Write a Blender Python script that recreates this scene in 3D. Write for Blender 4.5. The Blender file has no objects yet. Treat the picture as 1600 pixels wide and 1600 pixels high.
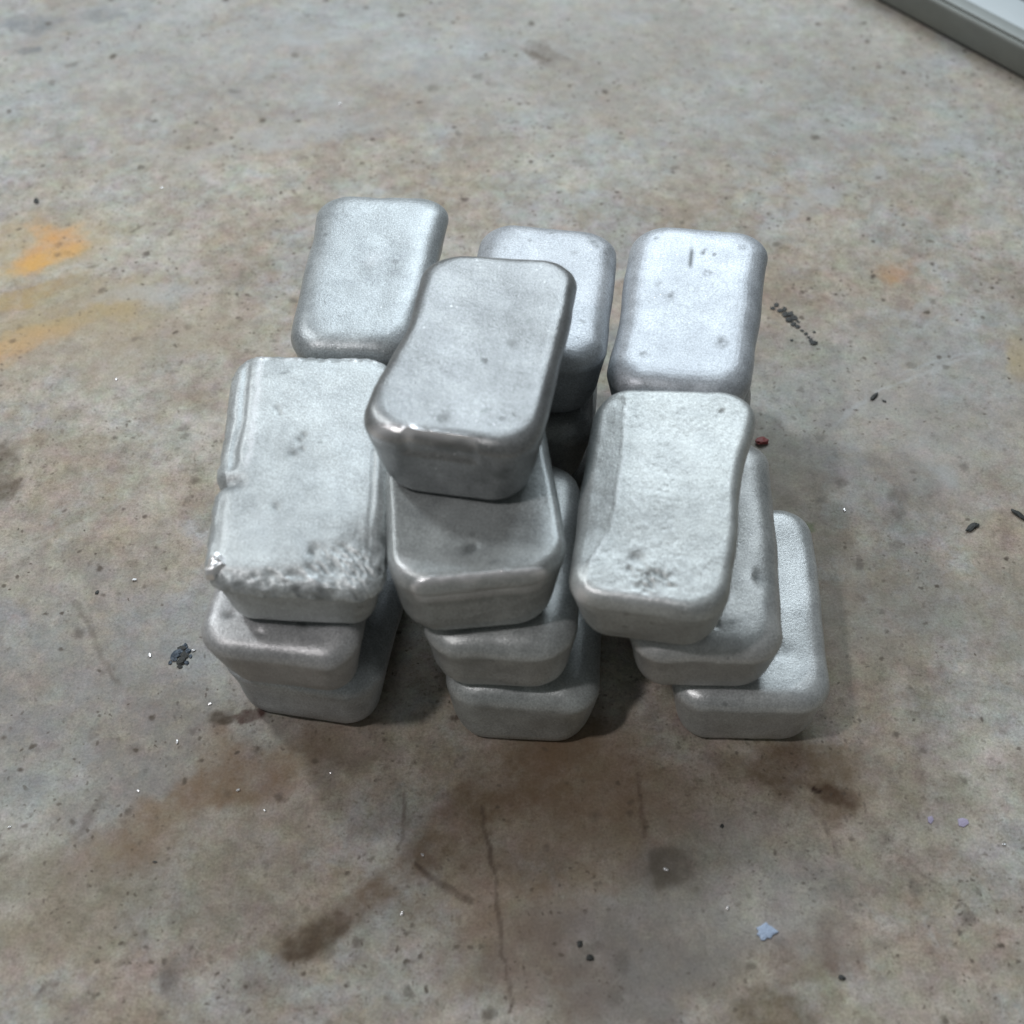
import bpy, bmesh, math, random
import numpy as np
from mathutils import Vector, Matrix, noise
sc = bpy.context.scene
C = sc.collection
S = 0.075                                   # one ingot width in metres
R = math.radians

# ---------------------------------------------------------------- camera
cd = bpy.data.cameras.new('camera'); cam = bpy.data.objects.new('camera', cd); C.objects.link(cam)
CP = Vector((0, -6.22518398, 7.74625912))
F_PX = 2084.21; FW = -CP.normalized(); RT = Vector((1, 0, 0)); UP = RT.cross(FW)
cam.location = CP*S
cam.rotation_euler = FW.to_track_quat('-Z', 'Y').to_euler()
cd.sensor_width = 36; cd.lens = 36*F_PX/1600; cd.clip_start = .01; cd.clip_end = 50
cd.dof.use_dof = True; cd.dof.focus_distance = 9.3*S; cd.dof.aperture_fstop = 7
sc.camera = cam

# ---------------------------------------------------------------- world, lamps, exposure
w = bpy.data.worlds.new('World'); sc.world = w; w.use_nodes = True
w.node_tree.nodes['Background'].inputs[0].default_value = (.76, .81, .80, 1)
w.node_tree.nodes['Background'].inputs[1].default_value = .125
def lamp(name, pos, target, size, power, col, shape='RECTANGLE', sy=None):
    l = bpy.data.lights.new(name, 'AREA'); l.shape = shape; l.size = size
    if sy: l.size_y = sy
    l.energy = power; l.color = col
    o = bpy.data.objects.new(name, l); C.objects.link(o); o.location = pos
    o.rotation_euler = (Vector(target)-Vector(pos)).to_track_quat('-Z', 'Y').to_euler()
    return o
lamp('window_light', (.20, 1.3, 1.28), (.05, .15, 0), 1.1, 17, (.84, .93, 1), sy=.8)
lamp('ceiling_light', (-.95, .62, 1.3), (0, 0, 0), .16, 7.5, (.95, .98, 1), sy=.14)
lamp('ceiling_light', (-.62, -.42, 1.35), (0, 0, 0), .07, 4.8, (1, .95, .95), sy=.12)
sc.view_settings.view_transform = 'Standard'; sc.view_settings.look = 'None'
sc.view_settings.exposure = .26; sc.view_settings.gamma = 1; sc.view_settings.use_curve_mapping = False
sc.render.engine = 'CYCLES'

# ---------------------------------------------------------------- helpers
def fp(px, py, z=0):
    d = FW + RT*((px-800)/F_PX) - UP*((py-800)/F_PX)
    s = (z-CP.z)/d.z; p = CP + d*s
    return p.x, p.y
def tag(o, label=None, cat=None, group=None, kind=None):
    if label: o['label'] = label
    if cat: o['category'] = cat
    if group: o['group'] = group
    if kind: o['kind'] = kind
    return o
def mesh_obj(name, verts, faces, mat, parent=None, smooth=True):
    m = bpy.data.meshes.new(name); m.from_pydata([tuple(v) for v in verts], [], faces); m.update()
    if smooth: m.polygons.foreach_set('use_smooth', [True]*len(m.polygons))
    if mat: m.materials.append(mat)
    o = bpy.data.objects.new(name, m); C.objects.link(o)
    if parent: o.parent = parent
    return o

class NT:
    def __init__(s, name):
        s.m = bpy.data.materials.new(name); s.m.use_nodes = True; s.t = s.m.node_tree; s.n = s.t.nodes; s.l = s.t.links
        s.b = s.n['Principled BSDF']
    def put(s, sock, v):
        if isinstance(v, bpy.types.NodeSocket): s.l.new(v, sock)
        elif isinstance(v, (tuple, list)) and len(v) == 3 and sock.type == 'RGBA': sock.default_value = (*v, 1)
        else: sock.default_value = v
    def math(s, op, a, b=0., c=0., clamp=False):
        n = s.n.new('ShaderNodeMath'); n.operation = op; n.use_clamp = clamp
        s.put(n.inputs[0], a); s.put(n.inputs[1], b); s.put(n.inputs[2], c); return n.outputs[0]
    def vmath(s, op, a, b=(0, 0, 0), scale=None):
        n = s.n.new('ShaderNodeVectorMath'); n.operation = op
        s.put(n.inputs[0], a); s.put(n.inputs[1], b)
        if scale is not None: s.put(n.inputs['Scale'], scale)
        return n.outputs['Value'] if op in ('LENGTH', 'DISTANCE', 'DOT_PRODUCT') else n.outputs[0]
    def mix(s, f, a, b, mode='MIX'):
        n = s.n.new('ShaderNodeMix'); n.data_type = 'RGBA'; n.blend_type = mode
        s.put(n.inputs[0], f); s.put(n.inputs[6], a); s.put(n.inputs[7], b); return n.outputs[2]
    def noise(s, vec, scale, detail=3., rough=.55, dist=0., col=False):
        n = s.n.new('ShaderNodeTexNoise'); s.k = getattr(s, 'k', 0)+1     # every noise gets a place of its own
        s.l.new(s.vmath('ADD', vec, (s.k*13.71/scale**.3, s.k*-7.93+3.1, s.k*5.37)), n.inputs['Vector'])
        n.inputs['Scale'].default_value = scale; n.inputs['Detail'].default_value = detail
        n.inputs['Roughness'].default_value = rough; n.inputs['Distortion'].default_value = dist
        return n.outputs[1] if col else n.outputs[0]
    def ramp(s, f, a, b, lo=0., hi=1.):          # smooth map of [a, b] to [lo, hi]
        n = s.n.new('ShaderNodeMapRange'); n.interpolation_type = 'SMOOTHSTEP'
        s.put(n.inputs[0], f); n.inputs[1].default_value = a; n.inputs[2].default_value = b
        n.inputs[3].default_value = lo; n.inputs[4].default_value = hi; return n.outputs[0]
    def voro(s, vec, scale, rnd=1.):
        n = s.n.new('ShaderNodeTexVoronoi'); s.l.new(vec, n.inputs['Vector']); n.inputs['Scale'].default_value = scale
        n.inputs['Randomness'].default_value = rnd
        return n.outputs['Distance'], n.outputs['Color']
    def obj(s):
        n = s.n.new('ShaderNodeTexCoord'); return n.outputs['Object']
    def attr(s, name):
        n = s.n.new('ShaderNodeAttribute'); n.attribute_name = name; return n.outputs['Fac']
    def sep(s, v):
        n = s.n.new('ShaderNodeSeparateXYZ'); s.l.new(v, n.inputs[0]); return n.outputs
    def bump(s, h, strength, dist):
        n = s.n.new('ShaderNodeBump'); s.l.new(h, n.inputs['Height']); n.inputs['Strength'].default_value = strength
        n.inputs['Distance'].default_value = dist; return n.outputs[0]
def plain(name, col, rough=.6, metal=0., var=.25, scale=300):
    t = NT(name); c = t.obj(); f = t.noise(c, scale)
    t.put(t.b.inputs['Base Color'], t.mix(f, tuple(x*(1-var) for x in col), tuple(min(1, x*(1+var)) for x in col)))
    t.b.inputs['Roughness'].default_value = rough; t.b.inputs['Metallic'].default_value = metal
    t.l.new(t.bump(f, .3, .0005), t.b.inputs['Normal'])
    return t.m

# ---------------------------------------------------------------- floor
BLOBS = []
def floor_material():
    t = NT('stained_concrete'); o = t.obj()
    v = t.vmath('SCALE', o, scale=1/S)                      # units of ingot widths
    warp = t.vmath('SUBTRACT', t.noise(v, 1.6, 5, .62, col=True), (.5, .5, .5))
    warp2 = t.vmath('SUBTRACT', t.noise(v, 6., 4, .6, col=True), (.5, .5, .5))
    vw = t.vmath('ADD', t.vmath('ADD', v, t.vmath('SCALE', warp, scale=.9)), t.vmath('SCALE', warp2, scale=.22))
    vf = t.vmath('ADD', v, t.vmath('SCALE', warp2, scale=.12))
    n1 = t.noise(v, .55, 4, .62); n2 = t.noise(v, 2.3, 4, .68); n3 = t.noise(v, 9., 4, .7); n4 = t.noise(v, 55., 3, .7)
    n5 = t.noise(vw, 1.1, 4, .6)
    col = t.mix(t.ramp(n1, .38, .62), (.385, .338, .280), (.44, .412, .360))
    col = t.mix(t.ramp(n5, .45, .64, 0, .75), col, (.40, .41, .40))     # cool grey drifts
    n6 = t.noise(t.vmath('ADD', v, (31., 7., 0)), .8, 5, .65)
    col = t.mix(t.ramp(n6, .46, .68, 0, .75), col, (.33, .27, .21))       # tan drifts
    n7 = t.noise(t.vmath('ADD', vw, (11., 47., 0)), 1.9, 5, .7)
    col = t.mix(t.ramp(n7, .53, .68, 0, .55), col, (.38, .325, .285))      # pinkish
    col = t.mix(1., col, t.mix(t.ramp(n2, .28, .72), (.84, .82, .80), (1.13, 1.15, 1.16)), 'MULTIPLY')
    col = t.mix(1., col, t.mix(t.ramp(n3, .25, .75), (.80, .79, .78), (1.16, 1.17, 1.17)), 'MULTIPLY')
    col = t.mix(1., col, t.mix(t.ramp(n4, .25, .75), (.80, .80, .80), (1.18, 1.18, 1.18)), 'MULTIPLY')
    hue = t.noise(v, 4.5, 4, .7, col=True)
    col = t.mix(1., col, t.mix(1., t.mix(.15, (.5, .5, .5), hue), (2, 2, 2), 'MULTIPLY'), 'MULTIPLY')
    n9 = t.noise(t.vmath('ADD', v, (5., 77., 0)), 20., 5, .75)
    col = t.mix(t.ramp(n9, .55, .66, 0, .45), col, (.15, .125, .095))      # fine dirt in the texture
    n8 = t.noise(v, 130., 2, .8)
    col = t.mix(1., col, t.mix(n8, (.72, .72, .72), (1.28, 1.28, 1.28)), 'MULTIPLY')
    # large areas of worn and dirty concrete, and one painted cast shadow
    def blob(px, py, rx, ry, ang, colr, k, soft=.55, wv=None):
        BLOBS.append((*fp(px, py), rx, ry, ang, colr, k, soft, wv is None))
    def stroke(pts, colr, k, soft=.5, wig=.6):
        BLOBS.append(([(*fp(a, b), w_) for a, b, w_ in pts], colr, k, soft, wig))
    BR = (.105, .062, .033)
    stroke([(462, 1482, .10), (500, 1455, .12), (560, 1415, .09), (625, 1365, .10), (690, 1310, .13), (760, 1250, .20), (850, 1200, .28)], (.14, .095, .055), .66, 1.1)
    stroke([(462, 1484, .08), (500, 1462, .10), (530, 1435, .06)], (.075, .052, .034), .8, .7)
    # (pixel of the photo -> place on the floor), radii in ingot widths, turn in degrees
    blob(400, 60, 4.2, 1.6, 5, (.37, .395, .41), .45, 1.4)
    blob(1150, 100, 2.6, 1.6, 0, (.34, .35, .34), .4, 1.4)
    blob(1400, 640, 1.6, .9, 20, (.34, .35, .35), .45, 1.2)
    blob(150, 1120, 1.5, 1.1, 0, (.21, .225, .235), .5, 1.2)
    blob(820, 1230, 2.2, .5, 0, BR, .22, 1.3)
    blob(960, 1200, .8, .45, -20, (.15, .095, .05), .45, 1.2)
    blob(740, 1400, .55, .3, 0, (.17, .115, .07), .4, 1.)
    blob(320, 1230, 1.0, .28, 28, (.20, .12, .055), .55, .9)
    blob(900, 1420, .9, .4, 80, (.23, .17, .12), .35, 1.2)
    blob(870, 1330, .5, .8, 0, (.20, .14, .09), .30, 1.2)
    blob(1000, 1560, 1.2, .25, 0, (.16, .11, .08), .5, 1.)
    blob(1260, 1210, .45, .22, -10, (.13, .085, .045), .6, .9)
    blob(1300, 1243, .12, .06, -20, (.06, .03, .015), .65, .9)
    blob(1275, 1236, .035, .03, 0, (.03, .015, .01), .9, .6, vf)
    blob(1050, 1390, .3, .5, 0, (.23, .18, .13), .4, 1.)
    blob(1320, 1470, .14, .26, 20, (.17, .125, .10), .55, .6)
    blob(1225, 1580, .35, .16, 0, (.12, .09, .045), .65, .7)
    blob(540, 1150, .32, .22, -20, (.15, .12, .09), .4, .4, vf)  # cast shadow of the left front stack, painted into the floor colour
    blob(1090, 1450, .9, .35, 20, (.24, .25, .255), .45, 1.)
    blob(1240, 900, .5, 1.2, 0, (.23, .195, .15), .5, 1.)
    blob(1450, 950, .8, .5, 0, (.25, .235, .20), .5, 1.)
    blob(0, 745, .16, .42, 0, (.085, .062, .038), .75, .5)
    blob(80, 1400, 1., .35, 10, (.19, .165, .115), .5, 1.)
    # orange and yellow stains at the left edge
    blob(40, 400, .75, .42, 20, (.46, .34, .16), .40, .9)
    blob(85, 385, .2, .27, -20, (.66, .34, .12), .7, 1.1)
    blob(60, 405, .28, .10, 30, (.66, .40, .12), .5, 1.1)
    blob(10, 470, .5, .12, 35, (.42, .28, .10), .6, .9)
    blob(70, 515, .85, .11, 28, (.52, .37, .15), .5, 1.1)
    blob(20, 545, .42, .14, 25, (.60, .34, .16), .6, 1.1)
    blob(140, 480, .6, .35, 25, (.42, .34, .20), .5, 1.1)
    blob(200, 560, .9, .3, 20, (.36, .30, .22), .5, 1.1)
    blob(1398, 425, .16, .14, 0, (.45, .25, .12), .55, 1.)
    blob(1590, 560, .15, .3, 0, (.42, .33, .16), .45, 1.)
    blob(860, 90, .28, .16, -30, (.19, .165, .14), .6, .8)
    blob(835, 85, .22, .03, -38, (.15, .125, .10), .6, .7, vf)
    blob(45, 40, .28, .14, 0, (.19, .20, .21), .6, .7)
    blob(160, 25, .28, .12, 0, (.21, .22, .23), .55, .8)
    blob(50, 78, .13, .08, 0, (.17, .18, .19), .65, .6)
    for q in ((86, 75, .05), (80, 128, .05), (45, 143, .05), (115, 100, .06), (365, 143, .07), (675, 137, .08), (714, 208, .06),
              (758, 92, .06), (745, 120, .07), (1160, 600, .05), (1280, 780, .06), (1250, 610, .05), (1280, 685, .06), (1315, 755, .06),
              (1400, 775, .11), (1402, 800, .09), (1506, 730, .06), (1400, 850, .07), (1345, 885, .06), (265, 1520, .11), (390, 1540, .06),
              (355, 1120, .07), (210, 1170, .06), (1390, 1312, .06), (1428, 1388, .06), (1510, 1435, .06), (1380, 1475, .06), (970, 1500, .07),
              (305, 735, .05), (295, 778, .04), (290, 668, .06), (210, 530, .05), (920, 1480, .06), (965, 1555, .07), (150, 1145, .06)):
        blob(q[0], q[1], q[2]*.8, q[2]*.6, q[0] % 90, (.13, .115, .10), .5, 1.1, vf)
    blob(384, 1120, .10, .05, 10, (.06, .022, .018), .85, .5, vf)
    blob(1040, 1358, .13, .12, 0, (.13, .115, .09), .65, .5, vf)
    blob(1262, 826, .05, .05, 0, (.08, .14, .04), .6, .8, vf)
    # pale scuffs of old paint
    for px, py, rx, ry, a in ((1500, 225, .22, .10, 10), (1440, 240, .2, .08, 25), (1370, 275, .16, .07, 30), (1205, 298, .1, .05, 10), (1290, 305, .3, .12, 30),
                              (1240, 335, .1, .05, 40), (1550, 340, .12, .12, 0), (1330, 640, .2, .03, 50), (1430, 490, .2, .05, 20),
                              (460, 215, .9, .25, 20), (240, 460, .5, .1, 10), (480, 60, .6, .2, 0), (1480, 740, .1, .1, 0), (1480, 560, .5, .016, 27)):
        blob(px, py, rx, ry, a, (.43, .44, .44), .5, 1.1)
    # fine long scratches and hairline cracks
    for pts, cc, k in (([(1370, 610, .02), (1420, 595, .012), (1470, 575, .016), (1540, 545, .012)], (.47, .48, .47), .5),
                       ([(55, 850, .012), (120, 822, .016), (200, 780, .012), (240, 755, .01)], (.42, .40, .36), .4),
                       ([(752, 1265, .010), (762, 1330, .016), (775, 1390, .014), (783, 1445, .018), (790, 1510, .010), (797, 1580, .012)], (.09, .065, .05), .6),
                       ([(632, 1240, .012), (628, 1280, .014), (620, 1325, .010)], (.10, .075, .06), .5),
                       ([(650, 1352, .014), (672, 1368, .02), (694, 1382, .022), (716, 1398, .025), (732, 1404, .03)], (.07, .05, .04), .65),
                       ([(998, 1215, .014), (1004, 1260, .016), (1008, 1310, .014)], (.10, .065, .05), .45),
                       ([(120, 940, .02), (145, 985, .02), (160, 1030, .022), (182, 1065, .02)], (.14, .12, .10), .5),
                       ([(118, 1305, .03), (145, 1275, .04), (158, 1250, .02)], (.13, .105, .08), .4),
                       ([(60, 1080, .03), (40, 1050, .03)], (.14, .13, .12), .35),
                       ([(1385, 1325, .008), (1450, 1372, .008), (1510, 1420, .008)], (.12, .10, .08), .35),
                       ([(1285, 1285, .012), (1300, 1310, .012), (1315, 1335, .012)], (.12, .09, .08), .4),
                       ([(1440, 1440, .010), (1465, 1475, .014)], (.42, .43, .42), .4),
                       ([(205, 362, .016), (225, 352, .012)], (.12, .10, .08), .6),
                       ([(60, 1555, .018), (75, 1542, .014), (90, 1538, .01)], (.12, .09, .08), .5),
                       ([(342, 1120, .05), (356, 1123, .04)], (.06, .045, .03), .8),
                       ([(1160, 490, .01), (1250, 520, .01)], (.3, .3, .3), .2)):
        stroke(pts, cc, k, .9)
    at = t.n.new('ShaderNodeAttribute'); at.attribute_name = 'stain_colour'
    keep_ = t.attr('stain_keep')
    kc = t.n.new('ShaderNodeCombineXYZ'); [t.l.new(keep_, kc.inputs[i]) for i in range(3)]
    g_ = t.mix(t.math('MULTIPLY_ADD', n3, .5, .5), (.72, .72, .72), (1.28, 1.28, 1.28))
    col = t.mix(1., t.mix(1., col, kc.outputs[0], 'MULTIPLY'), t.mix(1., at.outputs['Color'], t.mix(n4, (.75, .75, .75), (1.25, 1.25, 1.25)), 'MULTIPLY'), 'ADD')
    # pores: many sizes of small dark pits
    pores = None
    for sc_, thr, keep, k, off in ((3.2, .12, .40, .50, 3.), (6.5, .24, .34, .75, 9.), (13., .27, .36, .85, 17.), (27., .34, .35, .7, 29.)):
        vv = t.vmath('ADD', vf, (off, off*.7, 0)); flat = t.vmath('MULTIPLY', vv, (1, 1, 0))
        d, c = t.voro(flat, sc_); r = t.sep(c)
        on = t.math('GREATER_THAN', r[0], keep)
        size = t.math('MULTIPLY_ADD', t.math('POWER', r[1], 2.), thr*1.2, thr*.3)
        f = t.math('DIVIDE', d, size)
        msk = t.math('MULTIPLY', t.math('MULTIPLY', t.ramp(f, 1.15, .35), on), t.math('MULTIPLY_ADD', r[2], .7, .3))
        msk = t.math('MULTIPLY', msk, t.ramp(t.noise(t.vmath('ADD', v, (off, 0, 0)), .8, 4), .38, .58, .15, 1))
        col = t.mix(t.math('MULTIPLY', msk, k), col, (.085, .068, .052))
        pores = msk if pores is None else t.math('MAXIMUM', pores, msk)
    t.put(t.b.inputs['Base Color'], col)
    t.put(t.b.inputs['Roughness'], t.math('MULTIPLY_ADD', n2, .2, .62))
    t.b.inputs['Specular IOR Level'].default_value = .18
    h = t.math('ADD', t.math('MULTIPLY', n3, .5), t.math('MULTIPLY', n4, .35))
    t.l.new(t.bump(h, .35, .0009), t.b.inputs['Normal'])
    return t.m
def vnoise(x, y, seed):
    rs_ = np.random.RandomState(seed); T = rs_.rand(256, 256)
    xi = np.floor(x).astype(int); yi = np.floor(y).astype(int); fx = x-xi; fy = y-yi
    fx = fx*fx*(3-2*fx); fy = fy*fy*(3-2*fy); g = lambda a, b: T[a & 255, b & 255]
    return (g(xi, yi)*(1-fx)+g(xi+1, yi)*fx)*(1-fy)+(g(xi, yi+1)*(1-fx)+g(xi+1, yi+1)*fx)*fy
def fbm(x, y, sc_, oc, seed, rough=.6):
    r_ = 0; am = 1; tot = 0
    for k in range(oc):
        r_ = r_+am*vnoise(x*sc_+k*17.3+100, y*sc_+k*9.1+100, seed+k); tot += am; am *= rough; sc_ *= 2.03
    return r_/tot-.5
FM = floor_material()
gx = np.concatenate([np.linspace(-30, -6.2, 12), np.linspace(-6, 6, 900), np.linspace(6.2, 30, 12)])
gy = np.concatenate([np.linspace(-16, -4.4, 8), np.linspace(-4.2, 7.6, 900), np.linspace(7.8, 34, 12)])
X, Y = np.meshgrid(gx, gy); ny, nx = X.shape; X = X.ravel(); Y = Y.ravel()
wx = fbm(X, Y, 1.6, 6, 1)*1.0; wy = fbm(X, Y, 1.6, 6, 20)*1.0; sx = fbm(X, Y, 7, 4, 40)*.13; sy = fbm(X, Y, 7, 4, 60)*.13
MOT = np.clip(.90+1.5*fbm(X, Y, 5.5, 5, 130, .75), .35, 1.2); SC = np.zeros((len(X), 3)); KP = np.ones(len(X))
for B_ in BLOBS:
    if len(B_) == 5:                             # a line of varying width
        pts, colr, k, soft, wig = B_; best = np.full(len(X), 9.)
        qx = X+sx*wig+fbm(X, Y, 14, 3, 90)*.05*wig; qy = Y+sy*wig+fbm(X, Y, 14, 3, 95)*.05*wig
        for (x0, y0, w0), (x1, y1, w1) in zip(pts, pts[1:]):
            ex, ey = x1-x0, y1-y0; t_ = np.clip(((qx-x0)*ex+(qy-y0)*ey)/(ex*ex+ey*ey), 0, 1)
            best = np.minimum(best, np.hypot(qx-x0-ex*t_, qy-y0-ey*t_)/np.maximum(w0+(w1-w0)*t_, .011))
        t_ = np.clip((1+soft/2-best)/soft, 0, 1); al = np.clip(t_*t_*(3-2*t_)*k*MOT, 0, 1)
        SC = SC*(1-al)[:, None]+np.array(colr)*al[:, None]; KP = KP*(1-al); continue
    cx, cy, rx, ry, ang, colr, k, soft, big = B_
    ic = np.abs(gy-cy).argmin()*nx+np.abs(gx-cx).argmin()
    ax, ay, bx, by = wx-wx[ic], wy-wy[ic], sx-sx[ic], sy-sy[ic]
    dx = X-cx+(ax if big else bx); dy = Y-cy+(ay if big else by)
    m_ = min(rx, ry)
    if big and m_ < .3:                       # small marks are warped less
        q_ = .25+.75*m_/.3; dx = X-cx+ax*q_+bx*(1-q_); dy = Y-cy+ay*q_+by*(1-q_)
    ca, sa = math.cos(R(ang)), math.sin(R(ang)); u = (dx*ca+dy*sa)/rx; v = (-dx*sa+dy*ca)/ry
    L_ = np.sqrt(u*u+v*v); t_ = np.clip((1+soft/2-L_)/soft, 0, 1); al = np.clip(t_*t_*(3-2*t_)*k*MOT, 0, 1)
    SC = SC*(1-al)[:, None]+np.array(colr)*al[:, None]; KP = KP*(1-al)
fm = bpy.data.meshes.new('floor'); fm.vertices.add(len(X))
fm.vertices.foreach_set('co', np.stack([X*S, Y*S, 0*X], 1).ravel().astype(np.float32))
I0 = (np.arange(ny-1)[:, None]*nx+np.arange(nx-1)[None, :]).ravel()
Fq = np.stack([I0, I0+1, I0+nx+1, I0+nx], 1).ravel().astype(np.int32)
fm.loops.add(len(Fq)); fm.loops.foreach_set('vertex_index', Fq)
fm.polygons.add(len(I0)); fm.polygons.foreach_set('loop_start', np.arange(0, len(Fq), 4, dtype=np.int32))
fm.update(calc_edges=True)
fm.attributes.new('stain_colour', 'FLOAT_COLOR', 'POINT').data.foreach_set('color', np.concatenate([SC, np.ones((len(X), 1))], 1).ravel().astype(np.float32))
fm.attributes.new('stain_keep', 'FLOAT', 'POINT').data.foreach_set('value', KP.astype(np.float32))
fm.materials.append(FM); fl = bpy.data.objects.new('floor', fm); C.objects.link(fl)
tag(fl, 'stained mottled concrete floor in tan and grey with dark pores', kind='structure')

# ---------------------------------------------------------------- framed board in the corner
mt_side = plain('dull_grey_metal', (.17, .18, .165), .5, .2, .15, 60)
mt_rim = plain('pale_grey_metal', (.26, .28, .27), .5, .1, .1, 60)
mt_white = plain('white_sheet', (.48, .53, .55), .5, 0, .06, 40)
mt_dark = plain('dark_gap', (.05, .055, .06), .7, 0, .2, 60)
bd = bpy.data.objects.new('framed_board', None); C.objects.link(bd)
P = Vector((*fp(1360, 0), 0)); Q = Vector((*fp(1600, 130), 0)); e = (Q-P).normalized(); nrm = Vector((-e.y, e.x, 0))
bd.location = P*S; bd.rotation_euler = (0, 0, math.atan2(e.y, e.x))
tag(bd, 'grey metal edged board with a white face lying in the far right corner', 'board')
def bevel_box(name, x0, x1, y0, y1, z0, z1, mat, parent, bev=.012):
    bm = bmesh.new(); bmesh.ops.create_cube(bm, size=1)
    for v_ in bm.verts: v_.co = Vector(((x0+x1)/2+v_.co.x*(x1-x0), (y0+y1)/2+v_.co.y*(y1-y0), (z0+z1)/2+v_.co.z*(z1-z0)))*S
    bmesh.ops.bevel(bm, geom=bm.edges[:], offset=bev*S, segments=3, profile=.5, affect='EDGES')
    m = bpy.data.meshes.new(name); bm.to_mesh(m); bm.free(); m.materials.append(mat)
    m.polygons.foreach_set('use_smooth', [True]*len(m.polygons))
    o = bpy.data.objects.new(name, m); C.objects.link(o); o.parent = parent; return o
bevel_box('side_frame', -5, 7, .0, .30, .03, .345, mt_side, bd, .05)
bevel_box('shadow_strip', -5, 7, .05, .28, .0, .045, mt_dark, bd, .004)  # dark strip put in for the contact shadow under the frame
bevel_box('rim_strip', -5, 7, .05, .22, .347, .372, mt_rim, bd, .008)
bevel_box('white_panel', -5, 7, .222, .66, .0, .362, mt_white, bd, .008)
bevel_box('inner_panel', -5, 7, .67, 4.5, .0, .30, mt_dark, bd, .01)

# ---------------------------------------------------------------- ingots
def ingot_material(name, tone, rough, seed, tint=(1, 1, 1), grain=1., metal=.38):
    t = NT(name); o = t.obj(); v = t.vmath('ADD', t.vmath('SCALE', o, scale=1/S), (seed*7.3, seed*3.1, seed*1.7))
    a = t.noise(v, 1.6, 5, .6); b = t.noise(v, 6., 5, .7); g = t.noise(v, 95., 2, .7); g2 = t.noise(v, 38., 3, .7)
    pol_glint = t.attr('polish_glint'); dirt_reflection = t.attr('dirt_reflection')
    base = tuple(tone*1.02*x for x in (tint[0]*.985, tint[1], tint[2]*.985))
    col = t.mix(t.ramp(a, .35, .65), tuple(.86*x for x in base), tuple(1.08*x for x in base))
    col = t.mix(1., col, t.mix(t.ramp(b, .3, .7), (.86, .865, .87), (1.12, 1.125, 1.12)), 'MULTIPLY')
    col = t.mix(1., col, t.mix(t.ramp(g, .3, .7), (.76, .76, .76), (1.24, 1.24, 1.24)), 'MULTIPLY')
    # soot specks and small pits
    d, c = t.voro(t.vmath('ADD', v, t.vmath('SCALE', t.noise(v, 9, 3, .6, col=True), scale=.12)), 7.5); r = t.sep(c)
    sp = t.math('MULTIPLY', t.ramp(t.math('DIVIDE', d, t.math('MULTIPLY_ADD', r[1], .2, .05)), 1.1, .3), t.math('GREATER_THAN', r[0], .80))
    sm = t.math('MULTIPLY', t.ramp(t.noise(v, 3.1, 5, .75), .60, .74), t.ramp(t.noise(v, 22., 3, .7), .45, .62))
    col = t.mix(t.math('MULTIPLY', sp, .5), col, (.12, .13, .13))
    col = t.mix(t.math('MULTIPLY', sm, .38), col, (.15, .16, .165))
    col = t.mix(dirt_reflection, col, (.10, .11, .11))  # pit dirt, and the dark reflection painted on the highest ingot's facet
    col = t.mix(pol_glint, col, (.93, .93, .95))  # bright lips and nicks, plus highlights painted on some front rims
    # bright crystalline flecks
    d2, c2 = t.voro(v, 60.); r2 = t.sep(c2)
    fk = t.math('MULTIPLY', t.math('GREATER_THAN', r2[0], .994), t.math('LESS_THAN', d2, .35))
    t.put(t.b.inputs['Base Color'], t.mix(t.math('MULTIPLY', fk, .4), col, (.95, .95, .97)))
    rg = t.math('MULTIPLY_ADD', b, .16, rough-.11)
    rg = t.math('SUBTRACT', rg, t.math('MULTIPLY', pol_glint, .22)); rg = t.math('ADD', rg, t.math('MULTIPLY', dirt_reflection, .2))
    t.put(t.b.inputs['Roughness'], rg)
    t.b.inputs['Metallic'].default_value = metal
    h = t.math('ADD', t.math('MULTIPLY', g, .5), t.math('MULTIPLY', g2, .6))
    t.l.new(t.bump(h, .42*grain, .0007), t.b.inputs['Normal'])
    return t.m

def rrect(hx, hy, r, n):
    """n points on a rounded rectangle, anticlockwise, evenly spread but denser in the corners."""
    r = min(r, hx, hy); pts = []; q = n//4
    nc = q//2; ns = q-nc
    cs = [((hx-r), (hy-r), 0), (-(hx-r), (hy-r), 90), (-(hx-r), -(hy-r), 180), ((hx-r), -(hy-r), 270)]
    for k in range(4):
        cx, cy, a0 = cs[k]
        for i in range(nc):
            a = R(a0+90*i/nc); pts.append((cx+r*math.cos(a), cy+r*math.sin(a)))
        p0 = (cx+r*math.cos(R(a0+90)), cy+r*math.sin(R(a0+90)))
        c2 = cs[(k+1) % 4]; p1 = (c2[0]+r*math.cos(R(c2[2])), c2[1]+r*math.sin(R(c2[2])))
        for i in range(ns):
            u = i/ns; pts.append((p0[0]+(p1[0]-p0[0])*u, p0[1]+(p1[1]-p0[1])*u))
    return pts
H = .568
WALL = [(.010, H-.175), (.022, H-.24), (.036, H-.32), (.050, H-.40), (.064, H-.455), (.080, H-.50), (.102, H-.533), (.14, H-.558), (.19, H-.568)]
STD = [(.30, H), (.24, H), (.18, H-.002), (.14, H-.006), (.11, H-.012), (.085, H-.021), (.064, H-.032), (.046, H-.045), (.030, H-.061), (.017, H-.079), (.007, H-.099), (.001, H-.120), (.001, H-.135)]+WALL
SHARP = [(.30, H), (.24, H), (.18, H-.001), (.13, H-.003), (.09, H-.007), (.06, H-.014), (.038, H-.026), (.02, H-.044), (.008, H-.066), (.0, H-.09), (.001, H-.105), (.014, H-.118),
         (.030, H-.14), (.038, H-.20), (.05, H-.28), (.062, H-.36), (.074, H-.44), (.09, H-.50), (.115, H-.54), (.15, H-.562), (.20, H-.568)]
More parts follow.
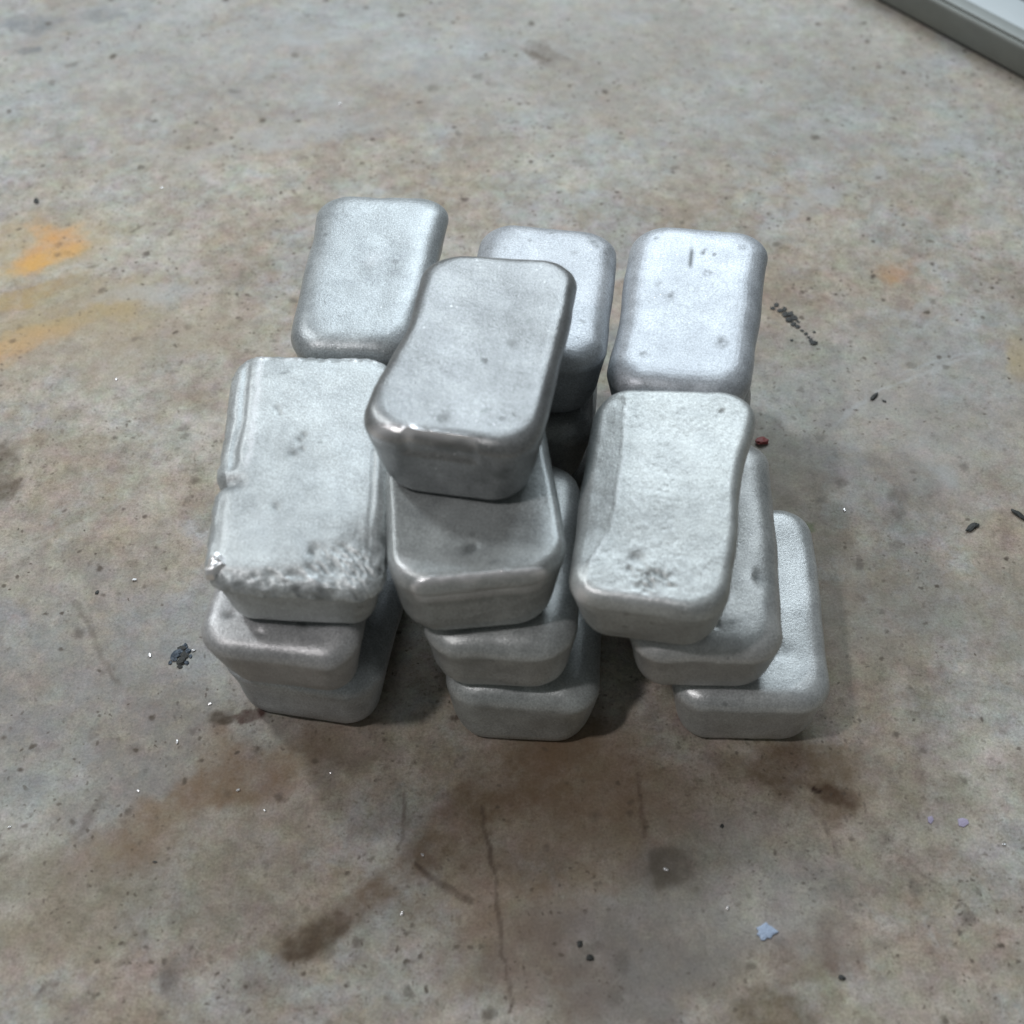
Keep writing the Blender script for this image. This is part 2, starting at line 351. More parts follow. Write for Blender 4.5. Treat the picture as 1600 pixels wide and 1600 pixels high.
FLAT = [(.30, H), (.24, H), (.18, H), (.12, H-.002), (.088, H-.006), (.065, H-.013), (.047, H-.023), (.032, H-.035), (.020, H-.050), (.010, H-.067), (.003, H-.086), (0, H-.104), (.001, H-.118)]+WALL
CRISP = [(i*(.55 if i < .13 and z > H-.115 else 1), z) for i, z in FLAT]
SEMI = [(i*(.8 if i < .13 and z > H-.115 else 1), z) for i, z in FLAT]
def fine(prof, step):
    out = [prof[0]]
    for k in range(len(prof)-1):
        p0, p1, p2, p3 = prof[max(k-1, 0)], prof[k], prof[k+1], prof[min(k+2, len(prof)-1)]
        m = max(1, int(math.ceil(math.hypot(p2[0]-p1[0], p2[1]-p1[1])/step)))
        for i in range(1, m+1): u = i/m; out.append((p1[0]+(p2[0]-p1[0])*u, p1[1]+(p2[1]-p1[1])*u))
    return out
def ss(a, b, x):
    t_ = max(0., min(1., (x-a)/(b-a))); return t_*t_*(3-2*t_)
def ga(x, s): return math.exp(-(x/s)**2)

def build_ingot(name, pose, mat, prof=STD, rad=.22, seed=0, fn=None, n=176, mtop=26, sag=.02, lump=1., yin=.6):
    x, y, z, yaw, pi, ro, W, L, cor = pose
    prof = fine(prof, .011 if n > 200 else .03)
    off = {k: cor.get(k, (0, 0)) for k in ('FL', 'FR', 'BL', 'BR')}
    verts = []; faces = []
    def ring(pts, zz):
        base = len(verts)
        for p in pts: verts.append([p[0], p[1], zz])
        return base
    rings = []
    i0, z0 = prof[0]
    base_out = rrect(W/2-i0, L/2-i0, max(rad-i0*.5, .05), n)
    verts.append([0, 0, z0])
    for k in range(1, mtop):
        s = k/mtop
        rings.append(ring([(p[0]*s, p[1]*s) for p in base_out], z0))
    below = False
    for ins, zz in prof:
        below = below or zz < H-.14
        rings.append(ring(rrect(W/2-ins, L/2-(ins*yin if below else ins), max(rad-ins*.45, .05), n), zz))
    last = prof[-1][1]
    lo = rrect(W/2-prof[-1][0], L/2-prof[-1][0]*yin, max(rad-prof[-1][0]*.45, .05), n)
    for s in (.7, .35): rings.append(ring([(p[0]*s, p[1]*s) for p in lo], last))
    verts.append([0, 0, last]); cb = len(verts)-1
    for i in range(n): faces.append((0, rings[0]+i, rings[0]+(i+1) % n))
    for a, b in zip(rings, rings[1:]):
        for i in range(n):
            j = (i+1) % n; faces.append((a+i, b+i, b+j, a+j))
    for i in range(n): faces.append((cb, rings[-1]+(i+1) % n, rings[-1]+i))
    pol_glint = []; dirt_reflection = []
    so = Vector((seed*3.7+1, seed*1.9, seed*5.3))
    for v in verts:
        px, py, pz = v
        u = px/(W/2); q = py/(L/2)
        ww = {'FL': (1-u)*(1-q)/4, 'FR': (1+u)*(1-q)/4, 'BL': (1-u)*(1+q)/4, 'BR': (1+u)*(1+q)/4}
        dx = sum(ww[k]*off[k][0] for k in ww); dy = sum(ww[k]*off[k][1] for k in ww)
        P_ = Vector((px, py, pz))
        topw = ss(.25, .55, pz)
        # slow casting unevenness, then smaller lumps
        nz = noise.noise_vector(P_*1.7+so)*.030*lump + noise.noise_vector(P_*4.6+so)*.010*lump + noise.noise_vector(P_*13+so)*.0028*lump
        fl_ = ss(0, .12, pz)
        px += dx+nz.x*fl_; py += dy+nz.y*fl_; pz += nz.z*.55*fl_
        # shrinkage hollow of the cooled face
        if v[2] > .35: pz -= sag*topw*max(0, 1-(abs(u)**2.2))*max(0, 1-abs(q)**2.5)
        p_, d_ = 0., 0.
        if fn:
            (px, py, pz), p_, d_ = fn(v[0], v[1], v[2], px, py, pz, W, L, so)
        v[0], v[1], v[2] = px, py, pz; pol_glint.append(max(0, min(1, p_))); dirt_reflection.append(max(0, min(1, d_)))
    o = mesh_obj(name, [Vector(v)*S for v in verts], faces, mat)
    for nm, arr in (('polish_glint', pol_glint), ('dirt_reflection', dirt_reflection)):
        at = o.data.attributes.new(nm, 'FLOAT', 'POINT'); at.data.foreach_set('value', arr)
    o.location = Vector((x, y, z))*S
    o.rotation_euler = (Matrix.Rotation(R(yaw), 3, 'Z') @ Matrix.Rotation(R(pi), 3, 'X') @ Matrix.Rotation(R(ro), 3, 'Y')).to_euler()
    return o

POSE = {
 'R1': (1.535, -1.176, 0.000, -2.3, 0, 0, 0.999, 1.615, {'FL': (-0.0, -0.007), 'FR': (-0.003, 0.014), 'BR': (0.006, 0.001)}),
 'R2': (1.200, -1.069, 0.570, -2.0, 1.0, -0.2, 0.969, 1.736, {'FL': (0.004, -0.012), 'FR': (-0.008, -0.015), 'BR': (0.004, 0.017)}),
 'R3': (0.908, -1.156, 1.138, -9.8, 2.0, -2.0, 0.964, 1.641, {'FL': (0.02, -0.022), 'FR': (-0.028, -0.033), 'BL': (-0.011, -0.064), 'BR': (0.033, 0.04)}),
 'C1': (0.100, -1.185, 0.000, -3.4, 0, 0, 1.004, 1.620, {'FL': (-0.004, 0.037), 'FR': (0.0, 0.037)}),
 'C2': (-0.053, -1.179, 0.568, -2.6, -0.3, -0.2, 0.956, 1.548, {'FL': (0.007, -0.006), 'FR': (-0.009, 0.012), 'BR': (0.003, -0.01)}),
 'C3': (-0.262, -1.078, 1.143, 6.0, -1.0, 0.1, 1.022, 1.620, {'FL': (-0.002, 0.024), 'FR': (0.006, 0.024)}),
 'L1': (-1.235, -1.028, 0.000, -9.6, 0, 0, 1.040, 1.620, {'FL': (-0.01, 0.011), 'FR': (0.005, 0.009)}),
 'L2': (-1.314, -1.144, 0.568, -6.5, 0.8, 0.0, 0.969, 1.620, {'FL': (0.01, -0.021), 'FR': (-0.001, -0.019)}),
 'L3': (-1.259, -0.935, 1.146, 0.3, 2.0, 1.2, 1.033, 1.732, {'FL': (0.007, -0.045), 'FR': (0.007, -0.10), 'BL': (-0.015, 0.016), 'BR': (-0.001, 0.002)}),
 'K1': (-0.988, 0.820, 1.136, -5.3, 0.6, -1.0, 0.914, 1.627, {'FL': (0.046, -0.013), 'FR': (-0.049, 0.008), 'BL': (-0.031, -0.021), 'BR': (0.039, 0.025)}),
 'K2': (0.197, 0.557, 1.136, -5.8, -1.5, -1.0, 0.979, 1.497, {'FR': (-0.014, 0.079), 'BL': (0.004, -0.007), 'BR': (0.01, -0.025)}),
 'K3': (1.196, 0.422, 1.138, -10.6, 1.0, -1.5, 0.954, 1.66, {'FL': (0.015, 0.03), 'FR': (-0.025, 0.05), 'BL': (-0.006, -0.017), 'BR': (0.023, 0.036)}),
 'B': (-0.188, -0.517, 1.712, -11.0, -0.7, -1.6, 0.998, 1.631, {'FL': (-0.013, -0.02), 'FR': (0.002, -0.01), 'BL': (0.023, -0.075), 'BR': (-0.007, 0.015)}),
 'K1b': (-0.94, 0.83, .568, -4, 0, 0, .93, 1.58, {}), 'K1a': (-0.93, 0.84, 0, -6, 0, 0, .95, 1.56, {}),
 'K2b': (0.14, 0.50, .568, -3, 0, 0, .92, 1.50, {}), 'K2a': (0.17, 0.62, 0, -4, 0, 0, .92, 1.5, {}),
 'K3b': (1.235, 0.42, .568, -6, 0, 0, .90, 1.55, {}), 'K3a': (1.24, 0.5, 0, -8, 0, 0, .9, 1.5, {}),
}
# --- features that single ingots show -----------------------------------------------------
def pits(lst, x, y, top):
    s = 0
    for cx, cy, r in lst: s += math.exp(-(((x-cx)**2+(y-cy)**2)/(r*r)))
    return s*top
def fn_L3(x, y, z, px, py, pz, W, L, so):
    top = ss(.42, .5, z); p = d = 0.
    P_ = Vector((x*7, y*7, z*7))+so; n1 = noise.noise(P_*1.1); n2 = noise.noise(P_*2.9); n3 = noise.noise(P_*6)
    a_ = .62*x-.78*y; b_ = .78*x+.62*y; n4 = noise.noise(Vector((a_*12, b_*26, z*8))+so)+.5*noise.noise(Vector((a_*26, b_*50, z*8))+so)
    # groove between the face and the thin overflow lip on the left side
    g = ga(x+.415+.02*n1, .028)*ss(-.12, .0, y)*ss(.82, .7, y); pz -= .020*g*top; d += .16*g*top
    g = ga(x+.46, .03)*ss(-.85, -.7, y)*ss(-.15, -.3, y); pz -= .008*g*top
    pz -= .16*max(0, -.385-x)*top*ss(-.12, .05, y)
    # notch in the left rim and its crack
    k = ga(y+.16, .035)*ss(-.30, -.44, x); pz -= .05*k*top; px += .045*k*top*ss(-.44, -.5, x); d += .75*ga(y+.165+.05*n1, .022)*ss(-.27, -.42, x)*top
    # crumpled corner and front edge
    cr = ss(.48, .66, (x+.5)*.55+(-y-.40)*.9+.10*n1) + .6*ss(-.74, -.80, y) + .7*ss(.42, .48, x)*ss(-.40, -.6, y)
    cr = min(1., cr)
    pz += cr*top*(-.018+.010*n1+.011*n4+.008*n3); py += cr*top*.012*n2; d += cr*top*(max(0, -n4)*1.2+max(0, -n3)*.6)*.8; p += cr*top*max(0, n4-.25)*.35
    # frilled back edge, small pits
    b = ss(.76, .82, y); pz += b*top*(.002+.006*n2+.008*n3); py += b*top*(.004*n2); d += b*top*max(0, -n2)*.8; p += b*top*max(0, n2)*.5
    rr = ga(x-.44, .018)*ss(-.5, -.2, y); pz += .006*rr*top; r2 = ga(x-.41, .012)*ss(-.6, -.3, y)*ss(.4, 0, y); pz -= .005*r2*top; d += .15*r2*top
    # uneven outline of the lip
    e = ss(.40, .5, abs(x)/W*1.0)*top; px += .012*n2*e+.008*n3*e; ef = ss(.74, .86, -y)*top; py += ef*(.014*n1+.006*n3)
    q = pits([(-.18, .36, .014), (-.2, .40, .018), (-.02, .20, .02), (-.04, .16, .022), (-.07, .06, .03), (-.02, .09, .018), (-.14, -.33, .025), (.1, -.62, .03)], x, y, top)
    pz -= 0.006*min(1, q); d += .5*min(1, q)
    d += .25*pits([(-.08, .12, .12)], x, y, top)*(.5+n2)
    p += top*ga(x+.33-.02*n2, .02)*ss(-.1, 0, y)*.35
    return (px, py, pz), p, d
def fn_C3(x, y, z, px, py, pz, W, L, so):
    top = ss(.40, .5, z); P_ = Vector((x*7, y*7, z*7))+so; n1 = noise.noise(P_*2.2); n2 = noise.noise(P_*5)
    ed = y+L/2                                              # distance from the front rim
    win = ss(-.40, -.34, x)*ss(.42, .34, x)
    k = ga(ed-.026-.006*n1, .012)*win*top; pz += .010*k*(1+.3*n1)   # raised lip
    p = k*1.0*(.8+.5*n2)
    c = ss(.03, .015, ed)*win*ss(.33, .38, z); py -= .004*c; pz -= .0*c; p += .25*c*ss(.50, .42, z)*ss(.36, .40, z)
    q = pits([(-.05, -.60, .035), (-.02, -.585, .03)], x, y, top); pz -= 0.009*min(1, q); d = .75*min(1, q)
    q = pits([(.1, -.70, .015), (.08, -.715, .015), (-.02, -.5, .02)], x, y, top); d += .5*min(1, q)
    pz += .010*ss(.2, .40, x)*top
    p += .30*top*ga(x+.42, .05)*ga(y+.68, .07)  # highlight on the left front corner, painted pale
    return (px, py, pz), p, d
def fn_B(x, y, z, px, py, pz, W, L, so):
    top = ss(.38, .5, z); P_ = Vector((x*7, y*7, z*7))+so; n1 = noise.noise(P_*2.2); n2 = noise.noise(P_*5)
    ed = y+L/2; p = d = 0.
    # bulge and waist of the sides
    px += .022*math.sin((y+.2)*4.2)*ss(.2, .5, abs(x))*(1 if x < 0 else .4)
    win = ss(-.26, -.20, x)*ss(.20, .15, x)
    k = ga(ed-.036-.008*n1, .017)*win*top; pz += .010*k; p += 1.1*k
    c = ss(.055, .03, ed)*win*ss(.36, .41, z); py += .020*c
    d += .42*ss(-.08, -.03, x+.02*n1)*ss(.20, .15, x+.03*n1)*ss(H-.135, H-.110, z+.03*n1)*ss(H-.045, H-.062, z+.02*n1)*ss(.1, .06, ed)  # dark mirror reflection of the facet, painted into the colour
    k = ga(x+.20, .028)*ga(ed-.035, .035)*top; pz += .012*k; p += 1.0*k
    k = ga(x+.36, .16)*ga(ed-.045, .03)*top; p += .75*k  # glint along the left front rim, painted pale
    q = pits([(.07, -.18+.02, .02), (-.06, -.66, .04), (.27, -.62, .012), (.33, -.58, .012), (.2, .0, .03)], x, y, top); pz -= 0.004*min(1, q); d += .4*min(1, q)
    fr = ss(.1, .05, ed)*ss(.45, .38, z); d += fr*.45*pits([(.24, -.25+.56, .05), (.3, .28, .04), (.2, .22, .04), (.33, .34, .03)], x, z, 1)
    return (px, py, pz), p, d
def fn_R3(x, y, z, px, py, pz, W, L, so):
    top = ss(.36, .48, z); P_ = Vector((x*7, y*7, z*7))+so; n1 = noise.noise(P_*2.0); n2 = noise.noise(P_*5)
    p = d = 0.
    # smooth bevel along the left side, sharp edge to the rough face
    edge = -.27-.10*ss(-.30, -.60, y)-.03*ss(.2, .7, y)+.012*n1
    if x < edge+.02 and z > .3:
        w_ = ss(edge+.012, edge-.012, x)*ss(.78, .70, y)
        pz = pz - w_*(edge+.012-x)*.20*top
    pz += .001*ga(x-edge-.012, .014)*top
    p += .12*ga(x-edge-.015, .014)*top*(.6+n2)*ss(.7, .6, y)
    rough = ss(edge, edge+.03, x)*top; pz += rough*(.001*n1+.0012*n2)
    # waist on the right side
    px -= .030*ga(y-.12, .30)*ss(.2, .48, x); px += .012*ga(y-.62, .2)*ss(.2, .48, x)
    q = pits([(-.02, -.655, .055), (.03, -.63, .04), (.0, -.70, .05), (.10, -.60, .04), (.14, -.66, .03)], x, y, top)
    pz += (.014*n2-.006)*min(1, q); d += min(1, q)*(.25+max(0, -n2)*1.2)
    q = pits([(-.09, -.52, .04), (.28, .62, .014), (-.12, -.60, .02)], x, y, top); pz -= .01*min(1, q); d += .4*min(1, q)
    p += .55*ga(x+.41, .045)*ga(y+.77, .05)*top  # highlight on the left front corner, painted into the colour
    p += .30*ga(y+.775, .03)*ss(-.42, -.36, x)*ss(.25, .1, x)*top  # glint painted along the front rim
    return (px, py, pz), p, d
def fn_K3(x, y, z, px, py, pz, W, L, so):
    top = ss(.42, .52, z); n2 = noise.noise(Vector((x*30, y*30, z))+so)
    d = .75*ga((x+.03)-(.44-y)*.10, .014)*ss(.30, .38, y)*ss(.58, .48, y)*top
    q = pits([(.045, .50, .018), (.055, .53, .014), (.12, .50, .012), (-.22, .14, .022), (-.13, .02, .028), (-.12, .06, .015), (.25, -.40, .04), (.24, -.35, .03), (-.30, .62, .018), (.10, .3, .03), (.3, .6, .03), (-.25, -.55, .03)], x, y, top)
    px += .018*ga(y+.1, .4)*ss(-.2, -.5, x)
    px -= .02*ss(-.1, .5, y)*0
    return (px, py, pz-.004*min(1, q)), 0., d+.55*min(1, q)*(.6+n2)
def fn_K1(x, y, z, px, py, pz, W, L, so):
    top = ss(.42, .52, z); p = .0; d = 0.
    py -= .035*ga(x+.03, .05)*ss(.70, .82, y)                              # nick in the back rim
    px += .014*ga(y-.35, .18)*ss(-.3, -.5, x)
    d += .18*pits([(.0, -.05, .06), (.02, .02, .05)], x, y, top); p += .12*pits([(.04, .1, .06), (.02, .02, .05)], x, y, top)
    return (px, py, pz), p, d
def fn_K2(x, y, z, px, py, pz, W, L, so):
    top = ss(.42, .52, z); q = pits([(.33, .55, .03), (.36, .50, .02), (.30, .6, .014), (.2, .4, .02)], x, y, top)
    return (px, py, pz-.003*min(1, q)), 0., .55*min(1, q)
def fn_R2(x, y, z, px, py, pz, W, L, so):
    top = ss(.38, .5, z); q = pits([(.36, -.33, .03), (.40, -.35, .022), (.33, -.30, .02), (.05, -.66, .02)], x, y, top)
    ed = y+L/2; k = ss(-.3, -.36, x)*0
    p = .18*ga(ed-.07, .04)*ss(.45, .2, x)*top  # highlight behind the front rim, painted into the colour
    return (px, py, pz-.02*min(1, q)-.012*ss(.38, .1, x)*ss(-.5, -.75, y)*top), p, .7*min(1, q)
def fn_R1(x, y, z, px, py, pz, W, L, so):
    top = ss(.38, .5, z); q = pits([(.18, -.42, .03), (.24, -.40, .035), (.2, -.35, .02), (.12, -.45, .03), (.15, .5, .03), (.12, .4, .025)], x, y, top)
    return (px, py, pz-.006*min(1, q)), 0., .28*min(1, q)
def fn_L2(x, y, z, px, py, pz, W, L, so):
    top = ss(.42, .52, z); q = pits([(-.30, -.56, .026), (-.10, -.665, .016), (.12, -.57, .03), (.0, -.50, .02)], x, y, top)
    k = math.exp(-(((x+.105)**2+(y+.635)**2)/.00022))*top
    return (px, py, pz-.012*min(1, q)+.01*k), k*.9, .6*min(1, q)

GRP = 'cast metal ingots piled on the floor'
SPEC = [
 ('R1', .54, .40, (1, 1.02, 1.04), FLAT, .21, fn_R1, .012, .7, 'pale clean ingot resting on bare floor at the foot of the right front stack'),
 ('R2', .48, .42, (1, 1.0, 1.0), STD, .23, fn_R2, .03, .9, 'ingot with a dark pit near its right edge, middle of the right front stack'),
 ('R3', .47, .43, (.98, 1.02, 1.03), CRISP, .22, fn_R3, .0, .55, 'grainy ingot with a smooth sloping left side, topmost of the right front stack'),
 ('C1', .47, .40, (.97, 1.01, 1.02), STD, .22, None, .015, .8, 'ingot in shade at the foot of the middle front stack'),
 ('C2', .47, .40, (.98, 1.01, 1.02), STD, .24, None, .02, 1.1, 'ingot sandwiched second from the floor in the middle front stack'),
 ('C3', .42, .40, (.97, 1.02, 1.04), CRISP, .24, fn_C3, .012, .6, 'ingot with a bright raised lip along its front edge, directly below the slanted highest one'),
 ('L1', .46, .38, (.96, 1.0, 1.06), STD, .22, None, .015, .8, 'mostly hidden ingot on the floor at the foot of the left front stack'),
 ('L2', .46, .42, (1, 1, 1.03), FLAT, .20, fn_L2, .01, .9, 'ingot with a tiny bright fleck, second in the left front stack under the crumbly one'),
 ('L3', .50, .46, (.97, 1.02, 1.05), SHARP, .18, fn_L3, .004, .5, 'rough ingot with crumbly front edge, notched side and white chip, topmost left front'),
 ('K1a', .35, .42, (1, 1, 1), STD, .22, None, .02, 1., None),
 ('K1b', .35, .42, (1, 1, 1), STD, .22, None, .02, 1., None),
 ('K1', .40, .40, (.95, 1.01, 1.06), STD, .22, fn_K1, .02, .6, 'smooth ingot at the back left of the pile, behind the crumbly edged ingot'),
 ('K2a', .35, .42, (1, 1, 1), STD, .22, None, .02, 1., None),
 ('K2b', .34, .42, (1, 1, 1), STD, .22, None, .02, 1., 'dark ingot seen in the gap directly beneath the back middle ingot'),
 ('K2', .46, .44, (.96, 1.0, 1.08), STD, .22, fn_K2, .01, .6, 'bluish white back middle ingot partly covered by the slanted top ingot'),
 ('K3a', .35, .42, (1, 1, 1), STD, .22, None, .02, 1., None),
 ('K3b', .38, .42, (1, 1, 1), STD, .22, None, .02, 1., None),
 ('K3', .46, .45, (.95, 1.0, 1.09), STD, .23, fn_K3, .01, .6, 'pale bluish ingot with a short dark scratch, at the back right of the pile'),
 ('B', .25, .36, (.98, 1.0, 1.03), SEMI, .23, fn_B, .022, .7, 'highest ingot, lying slanted across the middle front and back middle stacks'),
]
HID = {'K1a': 'ingot on the floor at the base of the back left stack, lowest there', 'K1b': 'ingot directly beneath the smooth back left ingot',
       'K2a': 'ingot on the floor at the base of the back middle stack', 'K3a': 'ingot on the floor at the base of the back right stack',
       'K3b': 'ingot directly beneath the pale scratched back right ingot'}
ING = {}
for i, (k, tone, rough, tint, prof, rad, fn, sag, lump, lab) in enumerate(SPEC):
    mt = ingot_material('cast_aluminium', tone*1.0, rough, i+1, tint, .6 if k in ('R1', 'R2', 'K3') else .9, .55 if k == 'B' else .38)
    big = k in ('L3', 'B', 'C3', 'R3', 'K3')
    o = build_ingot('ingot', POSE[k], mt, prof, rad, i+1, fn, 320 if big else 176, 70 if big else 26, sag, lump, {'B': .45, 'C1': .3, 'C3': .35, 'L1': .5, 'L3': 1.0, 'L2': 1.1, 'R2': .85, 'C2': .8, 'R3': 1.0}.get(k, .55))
    tag(o, lab or HID[k], 'ingot', GRP); ING[k] = o

# --- parts: fracture chip on the crumbly ingot (the highest ingot's facet reflection is painted on its rim)
def slab(name, pts, z, th, mat, parent, seed=0, bulge=.3):
    n = len(pts); cx = sum(p[0] for p in pts)/n; cy = sum(p[1] for p in pts)/n
    rnd = random.Random(seed); vs = []; fs = []
    for s, zz in ((1, z), (.96, z+th*.7), (.7, z+th*.95), (.35, z+th*(1+bulge*.3))):
        for p in pts:
            j = th*.25*(rnd.random()-.5) if zz > z else 0
            vs.append(Vector((cx+(p[0]-cx)*s, cy+(p[1]-cy)*s, zz+j))*S)
    vs.append(Vector((cx, cy, z+th*(1+bulge*.3)))*S)
    for k in range(3):
        for i in range(n):
            j = (i+1) % n; fs.append((k*n+i, k*n+j, (k+1)*n+j, (k+1)*n+i))
    for i in range(n): fs.append((3*n+i, 3*n+(i+1) % n, 4*n))
    fs.append(tuple(range(n-1, -1, -1)))
    return mesh_obj(name, vs, fs, mat, parent, smooth=False)
bright = plain('fresh_fracture', (.95, .95, .97), .32, .75, .05, 900)
def local(ob, px, py, zl):
    """place of a photo pixel on a plane zl above an ingot's underside, in the ingot's own units"""
    M = ob.rotation_euler.to_matrix(); d = FW + RT*((px-800)/F_PX) - UP*((py-800)/F_PX)
    o_ = M.transposed() @ (CP-Vector(ob.location)/S); dd = M.transposed() @ d
    s = (zl-o_.z)/dd.z; q = o_+dd*s; return q.x, q.y
chip = [local(ING['L3'], 337+(a-337)*1.15, 878+(b-878)*1.15, H+.01) for a, b in ((322, 894), (333, 893), (342, 886), (351, 880), (350, 871), (346, 864), (339, 860), (334, 866), (327, 871), (325, 880), (321, 887))]
slab('chip', chip, H-.06, .075, bright, ING['L3'], 3)['label'] = 'bright white broken chip'

# ---------------------------------------------------------------- crumbs, flakes and chips on the floor
blackm = plain('black_slag', (.035, .038, .036), .65, 0, .4, 500)
bluem = plain('blue_paint', (.40, .50, .66), .5, 0, .12, 250)
lilac = plain('lilac_paint', (.42, .38, .52), .6, 0, .12, 250)
redm = plain('red_plastic', (.22, .045, .04), .6, 0, .25, 250)
dkblue = plain('blue_black_slag', (.055, .075, .10), .45, .3, .5, 400)
def flake(name, px, py, outline, th, mat, label, cat, group=None, seed=0):
    x, y = fp(px, py)
    pts = [tuple(a-b for a, b in zip(fp(*q), (x, y))) for q in outline]
    pts = pts[::-1] if sum(pts[i][0]*pts[(i+1) % len(pts)][1]-pts[(i+1) % len(pts)][0]*pts[i][1] for i in range(len(pts))) < 0 else pts
    o = slab(name, pts, .002, th, mat, None, seed); o.location = (x*S, y*S, 0)
    return tag(o, label, cat, group)
flake('paint_flake', 1197, 1456, [(1181, 1450), (1188, 1447), (1192, 1444), (1197, 1441), (1201, 1446), (1207, 1449), (1212, 1453), (1217, 1457), (1208, 1461), (1204, 1467), (1198, 1466), (1195, 1470), (1189, 1470), (1187, 1464), (1182, 1461), (1185, 1456)],
      .012, bluem, 'pale blue jagged paint flake alone on the floor near the bottom right', 'flake')
def crumb(name, x, y, r, mat, label, cat, group=None, seed=0, sq=(1, 1, .6), z=0, parent=None):
    bm = bmesh.new(); bmesh.ops.create_icosphere(bm, subdivisions=2, radius=1)
    so = Vector((seed*2.3, seed*1.1, seed*.7)); rz = Matrix.Rotation(seed*1.7, 3, 'Z')
    for v_ in bm.verts:
        f = 1+.55*noise.noise(v_.co*1.4+so)+.2*noise.noise(v_.co*3+so)
        v_.co = rz @ Vector((v_.co.x*f*sq[0], v_.co.y*f*sq[1], v_.co.z*f*sq[2]))*r*S
    mz = min(v_.co.z for v_ in bm.verts)
    for v_ in bm.verts: v_.co.z -= mz
    m = bpy.data.meshes.new(name); bm.to_mesh(m); bm.free(); m.materials.append(mat)
    o = bpy.data.objects.new(name, m); C.objects.link(o); o.location = (x*S, y*S, z*S)
    if parent: o.parent = parent
    return tag(o, label, cat, group) if not parent else o
GL = 'bright metal crumbs scattered on the floor'
for i, (px, py, r, lab) in enumerate([
    (277, 1160, .020, 'tiny bright metal crumb on the floor below the left front stack'),
    (372, 1235, .018, 'tiny bright splinter on the brown stain below the left front stack'),
    (414, 1267, .015, 'tiny metal crumb just below the brown stain at lower left'),
    (15, 1293, .016, 'tiny metal splinter by the left edge of the floor, lower half'),
    (216, 1236, .014, 'tiny metal crumb left of the brown stain at lower left'),
    (517, 1208, .013, 'tiny crumb on the floor between the left and middle front stacks'),
    (660, 1336, .017, 'bright metal crumb beside the dark crack line, bottom centre'),
    (628, 1428, .018, 'bright metal crumb right of the dark brown streak tip, bottom centre'),
    (1040, 1359, .022, 'bright metal crumb inside a dark ring on the floor, bottom centre'),
    (1137, 1419, .020, 'bright curled metal sliver up and left of the blue flake'),
    (1568, 1320, .020, 'bright metal crumb near the right edge, lower floor'),
    (1319, 797, .020, 'bright metal crumb on the floor right of the right front stack'),
    (210, 907, .024, 'pale round crumb alone on the floor left of the pile'),
    (234, 1025, .022, 'pale crumb next to the dark slag clump at left'),
    (329, 1100, .018, 'small pale crumb just above the twin dark spots at left'),
    (182, 593, .018, 'small bright crumb on the floor below the orange stain'),
    (253, 294, .020, 'small bluish metal sliver on the floor at upper left'),
    (531, 163, .018, 'tiny bright crumb on the floor above the back left ingot'),
    (302, 1017, .020, 'pale sliver touching the left front stack beside the slag clump'),
    (1210, 240, .012, 'tiny bright crumb on the upper floor right of centre')]):
    x, y = fp(px, py); crumb('metal_crumb', x, y, r*.6, bright, lab, 'metal crumb', GL, i+1, (1.2, .7, .5))
GB = 'black slag chips on the floor'
for i, (px, py, r, sq, lab) in enumerate([
    (57, 315, .045, (1.3, .8, .5), 'small black chip on the pale floor above the orange stain'),
    (1518, 825, .060, (1.5, .6, .4), 'black oblong chip near the right edge of the floor'),
    (1592, 806, .065, (1.6, .6, .4), 'black chip cut by the right edge of the floor'),
    (1365, 621, .050, (1.4, .5, .4), 'small black chip on the pale scuff right of the back right ingot'),
    (1381, 627, .025, (1, .7, .4), 'tiny black speck beside the chip on the pale scuff'),
    (152, 926, .024, (1, .8, .5), 'tiny black speck on the floor left of the pile'),
    (1315, 1528, .028, (1.1, .8, .5), 'small black speck at the bottom right, below the blue flake'),
    (1128, 1291, .022, (1, .9, .5), 'small black speck below and between middle and right stacks'),
    (242, 1347, .018, (1.2, .6, .5), 'tiny black speck on the lower left floor'),
    (905, 1475, .030, (1, .8, .4), 'upper black chip of two at bottom centre'),
    (922, 1497, .034, (1, .9, .4), 'lower black chip of two at bottom centre')]):
    x, y = fp(px, py); crumb('slag_chip', x, y, r*.7, blackm, lab, 'chip', GB, i+40, (sq[0], sq[1]*.9, .25))
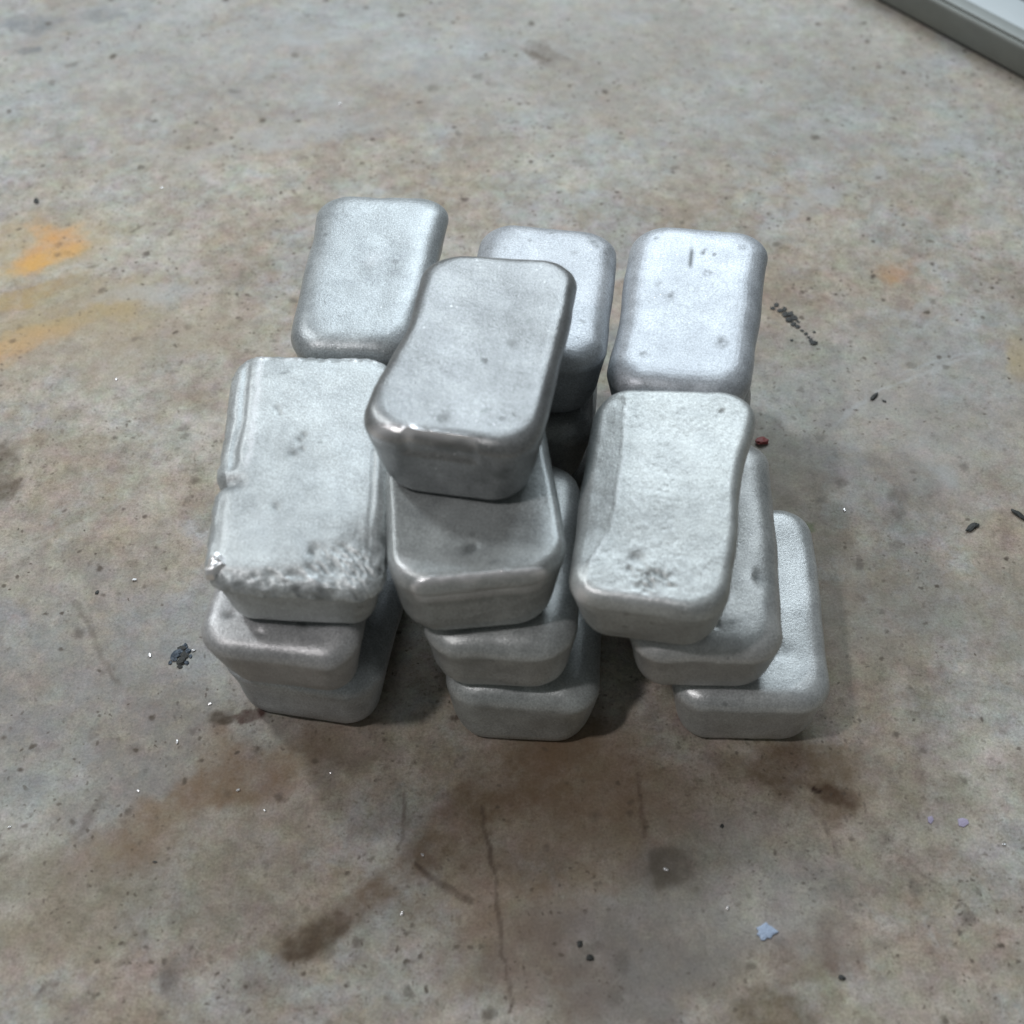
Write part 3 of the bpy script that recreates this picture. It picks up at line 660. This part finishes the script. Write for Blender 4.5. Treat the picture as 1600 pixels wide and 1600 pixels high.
# strand of black crumbs right of the back right ingot
x0, y0 = fp(1240, 505)
st = bpy.data.objects.new('crumb_strand', None); C.objects.link(st); st.location = (x0*S, y0*S, 0)
tag(st, 'black beaded crumb strand on the floor right of the back right ingot', 'strand')
rs = random.Random(5)
for i, (px, py, r) in enumerate([(1207, 482, .022), (1213, 477, .024), (1219, 486, .026), (1226, 483, .022), (1228, 492, .035), (1236, 491, .028), (1233, 500, .036), (1241, 497, .030),
                                 (1240, 507, .026), (1247, 503, .016), (1246, 511, .022), (1253, 517, .016), (1259, 522, .018), (1263, 527, .014), (1267, 532, .022), (1271, 536, .030), (1272, 519, .014), (1237, 532, .014)]):
    x, y = fp(px, py); o = crumb('bead', x-x0, y-y0, r*.95, blackm, None, None, None, i+70, (1.1, .9, .22), 0, st)
# slag clump left of the left front stack
x0, y0 = fp(282, 1026)
st = bpy.data.objects.new('slag_clump', None); C.objects.link(st); st.location = (x0*S, y0*S, 0)
tag(st, 'blue black slag clump on the floor touching the left front stack', 'slag')
for i, (px, py, r) in enumerate([(284, 1014, .034), (290, 1010, .026), (278, 1022, .046), (288, 1024, .04), (294, 1018, .03), (272, 1030, .030), (284, 1034, .042), (291, 1036, .024), (266, 1036, .02), (281, 1042, .022), (298, 1026, .018)]):
    x, y = fp(px, py); crumb('slag_lump', x-x0, y-y0, r*.8, dkblue if i % 3 else blackm, None, None, None, i+100, (1.1, .8, .28), 0, st)
flake('lilac_flake', 1505, 1285, [(1496, 1280), (1504, 1278), (1512, 1281), (1514, 1287), (1506, 1293), (1498, 1291)], .006, lilac, 'faint lilac paint speck, larger of two on the right floor', 'flake', 'lilac paint specks')
flake('lilac_flake', 1454, 1281, [(1449, 1277), (1456, 1275), (1459, 1281), (1455, 1288), (1450, 1285)], .005, lilac, 'faint lilac paint speck, smaller of two on the right floor', 'flake', 'lilac paint specks')
x, y = fp(1190, 692); crumb('red_scrap', x, y, .050, redm, 'small red scrap on the floor beside the right front stack', 'scrap', None, 3, (.8, 1.1, .35))
